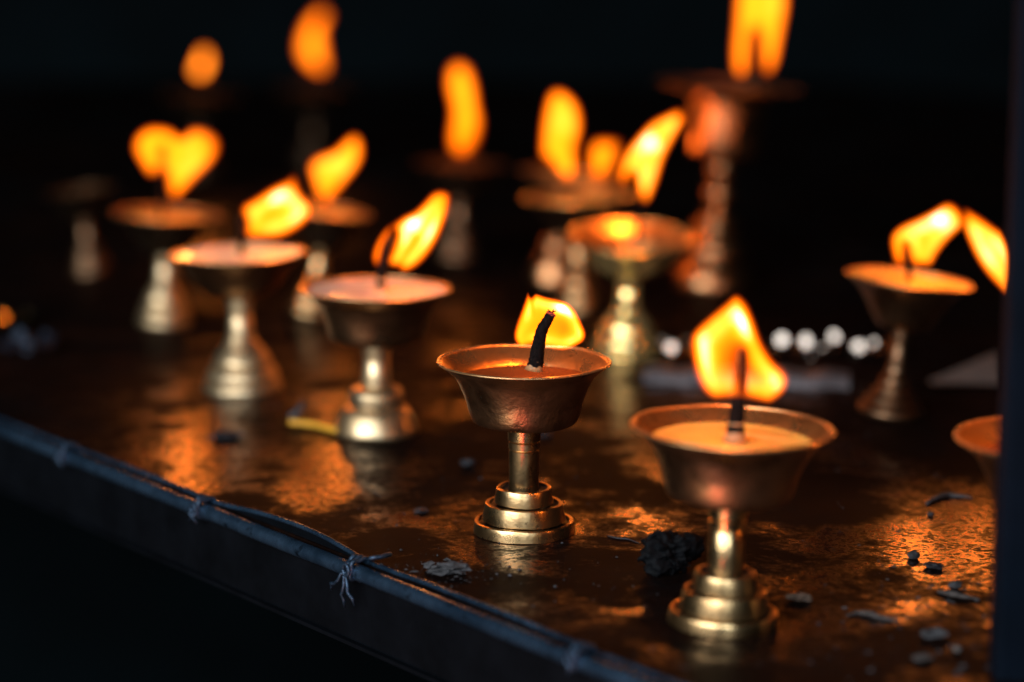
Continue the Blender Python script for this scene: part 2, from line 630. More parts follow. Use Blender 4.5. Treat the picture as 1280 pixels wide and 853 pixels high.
def lamp(label, base, rim, rim_w, base_w, bowl='cup', foot='tiered', level=0.25, mats=('brass', 'bowl_out', 'bowl_in', 'rim'),
         wax='oil_dark', wick=None, flames=(), stem_r=0.095, wobble_amp=0.00025, dome=0.0, seed=0.0, parts=True, h_foot=0.265,
         h_bowl=0.35, nod=0.0):
    p0 = ground(*base)
    pr = at_y(rim[0], rim[1], p0.y - nod)
    axis = pr - p0
    H = axis.length
    R = rim_w / 2 * px_size(pr)
    RB = base_w / 2 * px_size(p0)
    e = bpy.data.objects.new('butter_lamp', None)
    e.empty_display_size = 0.01
    COL.objects.link(e)
    lean = Vector((0, 0, 1)).rotation_difference(axis.normalized())
    # a leaning lamp stands on the raised side of its foot
    e.rotation_mode = 'QUATERNION'
    e.rotation_quaternion = lean
    e.location = p0 + Vector((0, 0, 0.3 * RB * math.hypot(axis.x, axis.y) / H))
    e.matrix_world = Matrix.LocRotScale(e.location, lean, None)
    tag(e, label, 'butter lamp', 'brass butter lamps on the table')
    m_foot, m_bowl, m_in, m_rim = (M[k] for k in mats)
    zf, zb = H * h_foot, H * (1 - h_bowl)
    rs = R * 2 * stem_r
    wa = wobble_amp

    # foot
    if foot == 'tiered':
        spec = [(1.0, 1.02, 0.0, 0.27), (0.775, 0.83, 0.26, 0.655), (0.56, 0.60, 0.645, 1.0)]
        ft = None
        for i, (rt, rb, z0, z1) in enumerate(spec):
            rt, rb, z0, z1 = rt * RB, rb * RB, z0 * zf, z1 * zf
            g = 0.055 * RB
            nxt = spec[i + 1][1] * RB - g if i < 2 else rs * 0.9
            prof = [(rb * 0.97, z0), (rb, z0 + g * 0.3), (rb, z0 + g * 0.6), (rt + 0.3 * (rb - rt), z0 + 0.55 * (z1 - z0)), (rt, z1 - g * 0.9), (rt - g * 0.25, z1 - g * 0.25),
                    (rt - g * 0.8, z1), (rt - g * 1.6, z1 - g * 0.1), (rt - g * 2.0, z1 - g * 0.9), (nxt, z1 - g * 1.1)]
            vs, fs, rows = lathe(prof, 96, wa, 120, seed + i)
            fm = [1 if r >= 7 else 0 for r in rows]
            o = mesh_obj('foot' if i == 0 else 'tier', vs, fs, [m_foot, M['grime']], e if i == 0 else ft, True, 40, fm)
            if i == 0:
                ft = o
    else:
        if foot == 'bell':
            pr_ = [(1.0, 0), (1.02, .04), (1.0, .12), (.93, .17), (.90, .20), (.93, .24), (.90, .34), (.80, .44), (.74, .47), (.76, .51),
                   (.70, .62), (.56, .76), (.46, .84), (.38, .93), (0.33, 1.0)]
        elif foot == 'rounded':
            pr_ = [(1.0, 0), (1.03, .06), (1.0, .18), (.95, .30), (.88, .44), (.78, .54), (.70, .58), (.66, .60), (.66, .64), (.68, .74), (.66, .86),
                   (.58, .95), (.42, 1.0), (.36, 1.0)]
        elif foot == 'ringed':
            pr_ = [(1.0, 0), (1.04, .06), (1.0, .14), (.78, .17), (.72, .19), (.86, .25), (.82, .32), (.60, .35), (.54, .37), (.68, .43), (.64, .50),
                   (.48, .53), (.44, .56), (.50, .62), (.46, .70), (.33, .73), (.30, .76), (.36, .83), (.33, .9), (.24, 1.0)]
        elif foot == 'tall':
            pr_ = [(1.0, 0), (1.03, .06), (.98, .2), (.80, .32), (.74, .4), (.80, .48), (.78, .6), (.6, .72), (.55, .78), (.6, .86), (.5, .95), (.3, 1.0)]
        prof = [(r * RB, z * zf) for r, z in smooth_prof([(b, a) for b, a in pr_], 3)]
        vs, fs, rows = lathe(prof, 72, wa, 120, seed)
        ft = mesh_obj('foot', vs, fs, m_foot, e, True, 60)

    # stem
    top = zb + H * 0.01
    z0 = zf * 0.93
    if foot == 'tall':
        L = top - z0
        sp = [(rs * .8, 0), (rs * 1.25, .06), (rs * 1.25, .12), (rs * .75, .18), (rs * .8, .26), (rs * 1.2, .34), (rs * 1.3, .42), (rs * 1.1, .5), (rs * .7, .56),
              (rs * .9, .66), (rs * 1.2, .74), (rs * 1.2, .82), (rs * .8, .88), (rs * 1.0, 1.0)]
        prof = [(a, z0 + b * L) for a, b in smooth_prof(sp, 3)]
    else:
        L = top - z0
        g = rs * 0.07
        zc1, zc2 = z0 + 0.70 * L, z0 + 0.58 * L
        r1 = rs * (0.93 if foot == 'tiered' else 1.05)
        prof = [(r1, z0), (r1 * 0.98, z0 + 0.2 * L), (rs * 0.93, zc2 - g), (rs * 0.86, zc2), (rs * 0.96, zc2 + g), (rs * 0.97, zc1 - g), (rs * 0.88, zc1),
                (rs * 1.0, zc1 + g), (rs * 1.03, top - 0.02 * L), (rs * 1.03, top)]
    vs, fs, rows = lathe(prof, 56, wa * 0.6, 150, seed + 4)
    mesh_obj('stem', vs, fs, m_foot, e, True, 45)

    # bowl: outside, then down the inside
    hb = H - zb
    op = smooth_prof(BOWL[bowl], 4)
    th = 0.035 * R
    outer = [(r * R, zb + z * hb) for z, r in op]
    lvl = 1 - level
    inner = [(max(r * R - th, 0.0005), zb + max(z, 0.06) * hb) for z, r in reversed(op)]
    prof = [(rs * 0.4, zb)] + outer + inner + [(rs * 0.3, zb + 0.06 * hb)]
    vs, fs, rows = lathe(prof, 96, wa * 1.6, 55, seed + 9)
    k_in = 1 + len(outer) - 1
    fm = [1 if r >= k_in else 0 for r in rows]
    bo = mesh_obj('bowl', vs, fs, [m_bowl, m_in], e, True, 55, fm)
    # rolled rim
    rr = 0.026 * R
    ring = [(R - th * 0.4 + rr * math.cos(a), H + rr * 0.5 * math.sin(a) + 0.0) for a in [2 * math.pi * i / 10 for i in range(10)]]
    vs, fs, rows = lathe(ring, 96, wa * 1.6, 55, seed + 9, closed=True)
    mesh_obj('rim', vs, fs, m_rim, bo, True)

    # butter
    def r_at(zfrac):
        for (z1, r1), (z2, r2) in zip(op, op[1:]):
            if z1 <= zfrac <= z2:
                return r1 + (r2 - r1) * (zfrac - z1) / max(1e-9, z2 - z1)
        return op[-1][1]
    if wax:
        rb = r_at(lvl) * R - th * 0.55
        zl = zb + lvl * hb
        prof = []
        for i in range(13):
            q = 1 - i / 12.0
            men = 0.012 * R * max(0, (q - 0.9) / 0.1) ** 2
            prof.append((max(rb * q, 0.00005), zl + men + dome * R * (1 - q * q)))
        vs, fs, rows = lathe(prof, 64, wa * 1.0 if M[wax].name.startswith('set') else 0.0, 140, seed + 2)
        mesh_obj('butter', vs, fs, M[wax], e, True)

    # wick and flames
    if wick:
        pts = wick['pts']
        w = wick['w']
        n = 18
        dense = smooth_prof([(a, b) for a, b in pts], 8)
        inv = e.matrix_world.inverted()
        path = [inv @ at_y(x, y, p0.y + wick.get('dy', 0.0)) for x, y in dense]
        s = px_size(p0)
        nn = len(path)
        rad = []
        for i in range(nn):
            t = i / (nn - 1)
            r = (w[0] + (w[1] - w[0]) * t) / 2 * s
            if t > 0.93:
                r *= 0.55 if i < nn - 1 else 0.2
            rad.append(r)
        vs, fs = tube(path, rad, 14, 0.00035 if parts else 0, 1400, seed)
        wk = mesh_obj('wick', vs, fs, M['char'], e, True)
        if wick.get('ember'):
            ip = int(nn * 0.90)
            vs, fs = tube([path[ip].lerp(path[-1], q) for q in (0, .4, .75, 1.0)], [rad[ip] * 1.12, rad[ip] * 1.08, rad[ip] * 0.75, rad[ip] * 0.2], 12, 0.0003, 1400, seed)
            mesh_obj('ember', vs, fs, M['ember'], wk, True)
        if wick.get('skirt'):
            sk = wick['skirt']
            q = path[0]
            q1 = path[min(nn - 1, int(nn * sk[2]))]
            p2 = [q - Vector((0, 0, 0.001)), q.lerp(q1, 0.35), q.lerp(q1, 0.7), q1]
            vs, fs = tube(p2, [sk[0] * s / 2, sk[0] * 0.75 * s / 2, sk[0] * 0.55 * s / 2, sk[1] * s / 2], 18, 0.0002, 900, seed)
            mesh_obj('wick_base', vs, fs, M['cotton'], wk, True)
        if wick.get('frays'):
            g = []
            tip = path[-1]
            for (dx, dz, ln) in wick['frays']:
                a = tip + Vector((dx * s * 0.3, 0, dz * s))
                b = a + Vector((dx * s, -0.0005, ln * s))
                c = b + Vector((0.5 * dx * s, 0.0003, 0.4 * ln * s))
                g.append(tube([a, b, c], [0.00028, 0.0002, 0.00008], 6))
            vs, fs = join_geo(g)
            mesh_obj('wick_fray', vs, fs, M['char'], wk, True)
    for fk in flames:
        fk = dict(fk)
        pw = fk.pop('power', 1.0)
        cx = sum(a for a, b in fk['pts']) / len(fk['pts'])
        cy = sum(b for a, b in fk['pts']) / len(fk['pts'])
        ld = bpy.data.lights.new('flame_light', 'POINT')
        ld.energy = FLAME_W * pw
        ld.color = (1.0, 0.255, 0.035)
        ld.shadow_soft_size = 0.004
        lo = bpy.data.objects.new('flame_light', ld)
        COL.objects.link(lo)
        lo.parent = e
        lo.location = e.matrix_world.inverted() @ at_y(cx, cy, p0.y + fk.get('push', 0))
        flame('flame', e, p0.y, fk.pop('pts'), **fk)
    return e


def Z(x0, y0, k, *pts):
    return [(x0 + a / k, y0 + b / k) for a, b in pts]


# ---- the lamp in focus
lamp('sharp brass lamp with dark melted butter and bent charred wick, small flame leaning off it',
     (654.5, 664), (656, 452), 217, 125, level=0.30, wax='oil_dark', seed=1.3, wobble_amp=0.0003,
     wick=dict(pts=[(668, 459), (671, 447), (673.5, 430), (678, 412), (686, 398), (690, 390)], w=(20, 10), dy=-0.0005, ember=True,
               skirt=(25, 18, 0.16), frays=[(-3, -1, 3), (3, 0, 1.2), (1, -2, 4)]),
     flames=[dict(pts=[(660, 364), (663.5, 371), (670, 367), (682.5, 370.6), (701, 375), (712.5, 380), (722, 391), (728.4, 404), (733, 417.5), (730, 427),
                       (720, 433.4), (705, 439), (688, 437), (671, 433), (660, 434), (650, 435), (643, 427), (641.6, 417.5), (645, 404), (650.6, 389), (656, 374)],
                  step=1.8, band=10, core=0.55, edge=8, push=0.007, thick=0.30,
                  hot=[(704, 384, 6, .42), (715, 391, 5, .3), (728, 415, 6, .12), (716, 430, 8, .15), (694, 381, 7, .12)],
                  dark=[(706, 407, 706, 414, 13, .32), (664, 372, 667, 392, 3, .25), (655, 405, 655, 425, 8, .22), (690, 433, 705, 436, 6, .3), (664, 431, 676, 431, 7, .45)])])

# ---- the near right lamp
lamp('largest, nearest brass lamp with amber butter and a broad pointed upright flame',
     (903.5, 779), (915.5, 534), 253, 135, level=0.22, wax='oil_amber', seed=2.9, wobble_amp=0.0003,
     wick=dict(pts=[(919, 549), (920, 530), (922, 510), (925, 480), (927, 450), (927.5, 432)], w=(24, 11), dy=0.0,
               skirt=(32, 24, 0.22)),
     flames=[dict(pts=[(920, 368.5), (932.6, 377), (942.4, 396.8), (952.3, 423.8), (967, 448.5), (981.8, 463), (987, 474), (982, 489), (969.5, 500),
                       (959.7, 504.0), (942.4, 500.6), (927.7, 498), (908, 498.4), (890.8, 499), (878.5, 490.3), (870, 475.5), (865, 455.8), (862, 436), (862.5, 421.4),
                       (871, 409), (888, 394), (905.5, 379.5)],
                  power=2.1, step=2.2, band=18, core=0.33, edge=14, thick=0.35,
                  hot=[(928, 400, 9, .35), (884, 430, 12, .15), (880, 450, 10, .12), (940, 415, 9, .2), (972, 478, 8, .15)],
                  dark=[(927, 438, 926, 484, 9, .96), (926, 440, 912, 475, 16, .35), (930, 445, 945, 475, 13, .38)])])

# ---- the pale one left of focus
lamp('brass lamp filled to the rim with pale set butter, long flame swept right',
     (470.5, 541), (470.5, 361), 188, 101, foot='rounded', level=0.06, wax='wax_peach', seed=4.1, mats=('pale_brass', 'bowl_out', 'bowl_in', 'rim'), h_foot=0.33,
     wick=dict(pts=[(477, 368), (477, 350), (479, 330), (483, 310), (489, 293)], w=(14, 8), skirt=(20, 14, 0.3)),
     flames=[dict(pts=Z(360, 220, 5.333, (1020, 95), (1080, 120), (1085, 190), (1045, 320), (985, 450), (905, 560), (830, 620), (770, 638), (732, 612), (690, 602), (663, 570),
                        (690, 490), (716, 400), (706, 360), (680, 400), (640, 480), (615, 580), (590, 605), (566, 570), (562, 520), (590, 440), (640, 365), (700, 315), (760, 275), (840, 235), (900, 180), (960, 115)),
                  power=1.7, step=2.0, band=11, core=0.72, edge=12, hot=[(518, 281, 7, .40), (535, 290, 9, .1), (512, 300, 10, .1)],
                  dark=[(522, 296, 498, 333, 3.5, .55), (553, 240, 560, 250, 12, .45), (491, 284, 500, 276, 5, .5)])])

# ---- second from left front
lamp('brass lamp with cream butter and bell foot, flame blown right, behind the pale-buttered lamp',
     (304, 487), (297, 317), 168, 98, bowl='round', foot='bell', level=0.05, wax='wax_cream', seed=5.6, mats=('pale_brass', 'bowl_out', 'bowl_in', 'rim'), h_foot=0.40, h_bowl=0.33,
     wick=dict(pts=[(303, 325), (302, 305), (301, 285), (299, 268)], w=(9, 7)),
     flames=[dict(pts=Z(0, 0, 2.667, (985, 585), (1005, 645), (1038, 685), (1036, 722), (1000, 758), (940, 790), (870, 795), (822, 790), (818, 740), (806, 692), (850, 662), (900, 630), (950, 605)),
                  power=2, step=2.4, band=12, core=0.68, edge=13, hot=[(350, 246, 9, .30), (365, 262, 9, .15)], dark=[(345, 262, 318, 290, 5, .25), (369, 222, 368, 232, 9, .6)])])

# ---- right lamp
lamp('leaning dark ringed lamp at the right, its flame split in two wings',
     (1113, 519), (1137, 350), 160, 80, bowl='flared', foot='ringed', level=0.05, wax='oil_amber', seed=6.2, mats=('bronze', 'bowl_out', 'bowl_in', 'rim'), h_foot=0.38, stem_r=0.07, h_bowl=0.36,
     wick=dict(pts=[(1136, 362), (1136, 345), (1135, 325), (1132, 308)], w=(8, 6)),
     flames=[dict(pts=Z(1020, 230, 4.923, (830, 118), (880, 150), (905, 210), (900, 262), (850, 308), (790, 370), (740, 440), (705, 500), (660, 500), (620, 505), (590, 490), (572, 440),
                        (550, 370), (545, 440), (535, 500), (495, 495), (470, 420), (462, 350), (482, 297), (540, 252), (640, 207), (720, 167), (790, 125)),
                  power=2.3, step=2.2, band=11, core=0.72, edge=11, hot=[(1174, 276, 8, .42), (1160, 285, 8, .15)], dark=[(1190, 250, 1197, 262, 8, .6), (1158, 298, 1150, 325, 4, .25)]),
             dict(pts=Z(1020, 230, 4.923, (905, 152), (980, 187), (1080, 257), (1160, 325), (1230, 420), (1235, 560), (1190, 670), (1120, 620), (1040, 528), (980, 430), (935, 330), (914, 270), (912, 200)),
                  step=2.6, band=12, core=0.8, edge=9, hot=[(1235, 315, 12, .1)], dark=[(1200, 262, 1240, 285, 6, .45)], push=0.004)])

# ---- polished one
lamp('polished golden lamp with bright glints, thin flame drifting up to the right',
     (783, 443), (788, 297), 158, 84, bowl='round', foot='bell', level=0.35, wax=None, seed=7.7, mats=('gold', 'gold', 'bowl_in', 'gold'), h_foot=0.42, h_bowl=0.33, nod=0.008,
     wick=dict(pts=[(797, 306), (799, 285), (801, 262), (803, 246)], w=(7, 5)),
     flames=[dict(pts=Z(440, 0, 2.667, (1092, 368), (1108, 395), (1072, 460), (1037, 530), (1012, 610), (985, 670), (963, 665), (950, 620), (940, 575), (925, 585), (908, 615), (892, 612), (888, 580), (908, 520),
                        (952, 462), (1000, 412), (1050, 385)),
                  power=2.6, step=2.2, band=9, core=0.78, edge=10, hot=[(814, 179, 6, .45), (806, 190, 6, .2)], dark=[(850, 140, 856, 145, 9, .5)])])

# ---- lamps of the back rows
lamp('blurred lamp at the left with a two-lobed, heart-shaped flame',
     (205, 405), (209, 268), 138, 66, bowl='flared', foot='bell', level=0.20, wax='oil_amber', seed=8.3, mats=('pale_brass', 'shaded', 'bowl_in', 'rim'), h_foot=0.42, parts=False,
     wick=dict(pts=[(203, 274), (203, 240), (203, 200), (203, 185)], w=(7, 5)),
     flames=[dict(pts=Z(0, 0, 2.667, (520, 418), (570, 428), (603, 450), (640, 424), (688, 428), (728, 458), (735, 500), (712, 545), (655, 602), (610, 650), (590, 670), (562, 655), (550, 600), (540, 580), (500, 592),
                        (468, 552), (442, 500), (450, 455), (480, 427)), shrink=2.5, gain=0.80, power=2.2, step=2.6, band=13, core=0.85, edge=11, hot=[(230, 200, 12, .12)],
                  dark=[(203, 185, 203, 240, 6.5, .9), (262, 168, 272, 185, 14, .5)])])
lamp('small blurred lamp with a slanted flame, behind and between the cream-buttered and pale-buttered lamps',
     (390, 392), (408, 264), 112, 62, bowl='flared', foot='bell', level=0.15, wax='oil_amber', seed=9.1, mats=('brass', 'shaded', 'bowl_in', 'rim'), h_foot=0.4, parts=False,
     wick=dict(pts=[(404, 268), (404, 250), (406, 235)], w=(6, 5)),
     flames=[dict(pts=Z(0, 0, 2.667, (1178, 447), (1205, 466), (1210, 520), (1190, 565), (1150, 615), (1105, 672), (1085, 690), (1065, 680), (1048, 640), (1030, 580), (1028, 548), (1058, 520), (1112, 500), (1150, 465)),
                  shrink=2, gain=0.84, power=1.5, step=2.6, band=11, core=0.8, edge=10, hot=[(420, 205, 10, .22)], dark=[(412, 250, 415, 225, 6, .2)])])
lamp('unlit dark lamp at the far left of the table',
     (114, 342), (101, 238), 92, 50, bowl='round', foot='bell', level=0.1, wax='oil_dark', seed=10.4, mats=('bronze', 'shaded', 'bowl_out', 'bronze'), h_foot=0.42, parts=False)
lamp('back-row lamp with a tall narrow upright flame, dim copper foot',
     (572, 322), (576, 206), 118, 62, bowl='flared', foot='bell', level=0.2, wax='oil_dark', seed=11.2, mats=('bronze', 'shaded', 'bowl_out', 'shaded'), h_foot=0.42, parts=False,
     wick=dict(pts=[(577, 210), (577, 195)], w=(6, 5)),
     flames=[dict(pts=Z(440, 0, 2.667, (360, 193), (400, 218), (422, 280), (432, 350), (443, 410), (432, 475), (396, 528), (352, 538), (318, 505), (312, 450), (320, 370), (304, 290), (309, 226), (330, 202)),
                  shrink=5, gain=0.76, step=2.8, band=13, core=0.8, edge=12, hot=[(577, 115, 12, .1)], dark=[(577, 195, 600, 170, 16, .5), (560, 75, 590, 75, 12, .35)])])
lamp('blurred lamp with the broadest tall flame, behind the polished golden lamp',
     (725, 386), (722, 246), 138, 66, bowl='flared', foot='bell', level=0.2, wax='oil_amber', seed=12.5, mats=('brass', 'shaded', 'bowl_in', 'gold'), h_foot=0.42, parts=False,
     wick=dict(pts=[(716, 252), (716, 238)], w=(6, 5)),
     flames=[dict(pts=Z(440, 0, 2.667, (692, 290), (735, 314), (766, 362), (773, 430), (757, 500), (762, 560), (750, 600), (715, 612), (685, 592), (648, 545), (622, 522), (624, 430), (638, 345), (656, 303)),
                  shrink=4, gain=0.80, power=1.6, step=2.8, band=14, core=0.85, edge=11, hot=[(703, 150, 12, .15)], dark=[(700, 185, 705, 180, 10, .15)])])
lamp('copper-footed lamp with a low ragged flame, half hidden behind the broadest tall flame',
     (692, 354), (712, 222), 122, 66, bowl='flared', foot='rounded', level=0.2, wax='oil_amber', seed=13.5, mats=('copper', 'shaded', 'bowl_in', 'rim'), h_foot=0.42, parts=False,
     wick=dict(pts=[(740, 226), (744, 215)], w=(6, 5)),
     flames=[dict(pts=Z(440, 0, 2.667, (850, 455), (895, 463), (908, 482), (887, 530), (864, 582), (820, 610), (785, 600), (780, 540), (788, 478), (812, 460)),
                  shrink=4, gain=0.72, power=1.5, step=2.8, band=13, core=0.7, edge=11, dark=[(755, 168, 775, 178, 12, .5)])])
lamp('tallest lamp at the back, with a copper pot bowl on a beaded stem',
     (890, 360), (912, 108), 185, 98, bowl='pot', foot='tall', level=0.10, wax='oil_dark', seed=14.5, mats=('copper', 'copper', 'bowl_out', 'bronze'), h_foot=0.36, h_bowl=0.34, stem_r=0.085, parts=False,
     wick=dict(pts=[(944, 108), (945, 85), (945, 55)], w=(7, 5)),
     flames=[dict(pts=Z(800, 0, 2.667, (400, -200), (460, -110), (500, -10), (480, 130), (462, 215), (430, 260), (402, 250), (392, 180), (385, 120), (376, 180), (366, 245), (335, 267), (308, 248), (300, 180), (307, 80),
                        (315, -20), (345, -120)), shrink=4, gain=0.78, step=3.0, band=12, core=0.85, edge=10, hot=[(955, 5, 14, .15)], dark=[(945, 100, 945, 40, 10, .95)])])
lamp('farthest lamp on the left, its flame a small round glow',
     (250, 219), (250, 120), 96, 52, bowl='flared', foot='bell', level=0.2, wax=None, seed=15.5, mats=('shaded', 'shaded', 'shaded', 'shaded'), h_foot=0.4, parts=False,
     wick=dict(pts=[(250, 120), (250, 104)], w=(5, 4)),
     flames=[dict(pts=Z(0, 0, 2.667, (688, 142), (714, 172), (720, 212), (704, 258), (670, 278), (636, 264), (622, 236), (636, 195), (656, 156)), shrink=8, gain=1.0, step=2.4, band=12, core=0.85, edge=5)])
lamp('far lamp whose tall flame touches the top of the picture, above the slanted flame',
     (392, 206), (392, 112), 100, 54, bowl='flared', foot='bell', level=0.2, wax=None, seed=16.5, mats=('shaded', 'shaded', 'shaded', 'shaded'), h_foot=0.4, parts=False,
     wick=dict(pts=[(398, 112), (398, 98)], w=(5, 4)),
     flames=[dict(pts=Z(0, 0, 2.667, (1070, 8), (1105, 28), (1113, 62), (1094, 110), (1103, 180), (1108, 230), (1085, 260), (1052, 260), (1010, 232), (982, 188), (980, 140), (996, 86), (1030, 35)),
                  shrink=7, gain=0.8, step=3.0, band=13, core=0.85, edge=12, hot=[(396, 50, 10, .1)], dark=[(368, 88, 378, 95, 12, .5), (415, 5, 405, 5, 14, .4)])])
lamp('lamp cut off by the dark post at the right edge, only its glowing rim showing',
     (1318, 792), (1322, 546), 252, 138, level=0.3, wax='oil_dark', seed=17.5, parts=False,
     wick=dict(pts=[(1330, 560), (1331, 530), (1333, 505)], w=(14, 9)),
     flames=[dict(pts=[(1335, 395), (1352, 430), (1362, 470), (1352, 500), (1333, 515), (1314, 500), (1305, 470), (1316, 430)], step=4, band=12, core=0.6, edge=8, power=3.5)])

# ------------------------------------------------------------------ the table: frame with u along its front edge
def tb(u, v, z=0.0):
    p = E2 + U * u + V * v
    return Vector((p.x, p.y, z))


def tparam(x, y):
    p = ground(x, y) - E2
    return p.dot(U), p.dot(V)


TABLE = bpy.data.objects.new('table', None)
TABLE.location = tb(0.6, 0.0, -0.03)
COL.objects.link(TABLE)
bpy.context.view_layer.update()
TINV = Matrix.Translation(-TABLE.location)
tag(TABLE, 'dark oily metal table with a wire-tied rod along its front edge, under all the lamps', 'table')


def t_obj(name, vs, fs, m, parent=TABLE, **kw):
    o = mesh_obj(name, [TINV @ Vector(v) for v in vs], fs, m, parent, **kw)
    return o


def box_uvz(u0, u1, v0, v1, z0, z1):
    vs = [tb(u, v, z) for z in (z0, z1) for v in (v0, v1) for u in (u0, u1)]
    fs = [(0, 1, 3, 2), (4, 5, 7, 6), (0, 1, 5, 4), (2, 3, 7, 6), (0, 2, 6, 4), (1, 3, 7, 5)]
    return vs, fs


UA, UB = -0.22, 2.6
t_obj('tabletop', *box_uvz(UA, UB, 0.0015, 1.45, -0.006, 0.0), M['table'], smooth=False)
t_obj('apron', *box_uvz(UA, UB, -0.0005, 0.0012, -0.0275, -0.0045), M['apron'], smooth=False)
t_obj('apron_lip', *box_uvz(UA, UB, -0.0022, 0.012, -0.0290, -0.0277), M['apron'], smooth=False)

tie_px = [(97, 562), (262, 629), (447, 706), (730, 816)]
tie_u = [tparam(*p)[0] for p in tie_px]
# rod
n = 260
path = [tb(UA + (UB - UA) * i / n, -0.0022, -0.0022) + Vector((0, 0, 0.0003 * noise.noise(Vector((i * 0.3, 0, 0))))) for i in range(n + 1)]
vs, fs = tube(path, [0.0027] * (n + 1), 14, 0.00018, 300, 2.0)
t_obj('edge_rod', vs, fs, M['rod'])
# thin wire lying above the rod, lifted between two of the ties
n = 700
path = []
for i in range(n + 1):
    u = UA + (UB - UA) * i / n
    z, v = 0.0006, 0.0016
    for ua, ub, lift in ((tie_u[2], tie_u[1], 0.0030), (tie_u[3], tie_u[2], 0.0007), (tie_u[1], tie_u[0], 0.0006)):
        if ua < u < ub:
            t = (u - ua) / (ub - ua)
            z += lift * math.sin(math.pi * t ** 0.8) ** 1.2
            v += 0.35 * lift * math.sin(math.pi * t)
    path.append(tb(u, v, z) + noise.noise_vector(Vector((u * 60, 3, 1))) * 0.0002)
vs, fs = tube(path, [0.0009] * (n + 1), 8)
t_obj('edge_wire', vs, fs, M['rod'])
lv, lf = [], []
for q in path:
    foot_ = q + V * (0.0022 - (q - tb(0, 0)).dot(V)) * 0.6
    lv += [q, Vector((foot_.x, foot_.y, -0.001)) , Vector((foot_.x, foot_.y, -0.001)) + V * 0.0008, q + V * 0.0006]
for i in range(len(path) - 1):
    a = i * 4
    for k in range(4):
        k2 = (k + 1) % 4
        lf.append((a + k, a + k2, a + 4 + k2, a + 4 + k))
t_obj('edge_lip', lv, lf, M['apron'], smooth=False)


def tie(u, big=False, seed=0):
    """a twist of wire wound round the rod and the thin wire"""
    rnd = random.Random(seed)
    g = []
    turns, n = 2.6, 60
    path = []
    for i in range(n + 1):
        a = 2 * math.pi * turns * i / n + 0.7
        r = 0.0040 + 0.0006 * math.sin(i * 1.3)
        path.append(tb(u + (i / n - 0.5) * 0.0042, -0.0014 + r * math.cos(a), -0.0014 + r * 0.95 * math.sin(a)))
    g.append(tube(path, [0.00075] * (n + 1), 8))
    # twisted knot facing out
    kn = []
    for i in range(19):
        a = 2 * math.pi * i / 18
        kn.append(tb(u + 0.0016 * math.cos(a) - 0.0003, -0.0063, -0.0010 + 0.0020 * math.sin(a)))
    g.append(tube(kn, [0.0006] * 19, 8))
    if big:
        lp = []
        for i in range(25):     # slack loop lying on the tabletop
            a = math.pi * (0.1 + 1.8 * i / 24)
            lp.append(tb(u - 0.001 - 0.0042 * (1 - math.cos(a)) * 0.5 - 0.0015, 0.003 + 0.0038 * math.sin(a) + 0.0015, 0.0016 + 0.0018 * math.sin(a * 0.5)))
        g.append(tube(lp, [0.0008] * 25, 8))
        for (du, dv, dz) in ((0.010, -0.004, -0.008), (0.002, -0.003, -0.012), (-0.004, -0.003, -0.010)):
            p = [tb(u, -0.0055, -0.002)]
            for k in range(1, 7):
                t = k / 6
                p.append(tb(u + du * t + 0.0006 * math.sin(k * 2.1), -0.0055 + dv * t * (1 - t) * 2, -0.002 + dz * t + 0.0007 * math.sin(k * 1.7)))
            g.append(tube(p, [0.0006] * 6 + [0.0003], 7))
    else:
        for k in range(2):
            p = [tb(u, -0.0055, -0.001), tb(u + rnd.uniform(-.003, .003), -0.0068, -0.003), tb(u + rnd.uniform(-.005, .005), -0.006, -0.006)]
            g.append(tube(p, [0.0006, 0.0006, 0.0003], 7))
    vs, fs = join_geo(g)
    t_obj('wire_tie', vs, fs, M['tie'])


for i, u in enumerate(tie_u):
    tie(u, i == 2, i)

# ------------------------------------------------------------------ post, wall, floor
pp = at_y(1262, 430, 0.655)
px0 = at_y(1250, 430, 0.667).x
vs = []
w, d = 0.05, 0.012
for z in (-0.03, 0.9):
    for (x, y) in ((0, 0), (w, 0), (w, d), (0, d)):
        vs.append((px0 + x, 0.655 + y, z))
fs = [(0, 1, 2, 3), (4, 5, 6, 7), (0, 1, 5, 4), (1, 2, 6, 5), (2, 3, 7, 6), (3, 0, 4, 7)]
post = mesh_obj('post', vs, fs, M['post'], smooth=False)
bv = post.modifiers.new('edge', 'BEVEL')
bv.width = 0.002
bv.segments = 3
tag(post, 'dark blue-black upright post at the right edge, in front of the lamp it cuts off', 'post')

vs = [(-3, 2.62, -0.8), (3, 2.62, -0.8), (3, 2.62, 2.0), (-3, 2.62, 2.0), (-3, 2.72, -0.8), (3, 2.72, -0.8), (3, 2.72, 2.0), (-3, 2.72, 2.0)]
fs = [(0, 1, 2, 3), (4, 5, 6, 7), (0, 1, 5, 4), (1, 2, 6, 5), (2, 3, 7, 6), (3, 0, 4, 7)]
tag(mesh_obj('wall_back', vs, fs, M['soot_wall'], smooth=False), kind='structure')
vs = [(-3, -2, -0.8), (3, -2, -0.8), (3, 2.61, -0.8), (-3, 2.61, -0.8)]
tag(mesh_obj('floor', vs, [(0, 1, 2, 3)], M['soot_wall'], smooth=False), kind='structure')


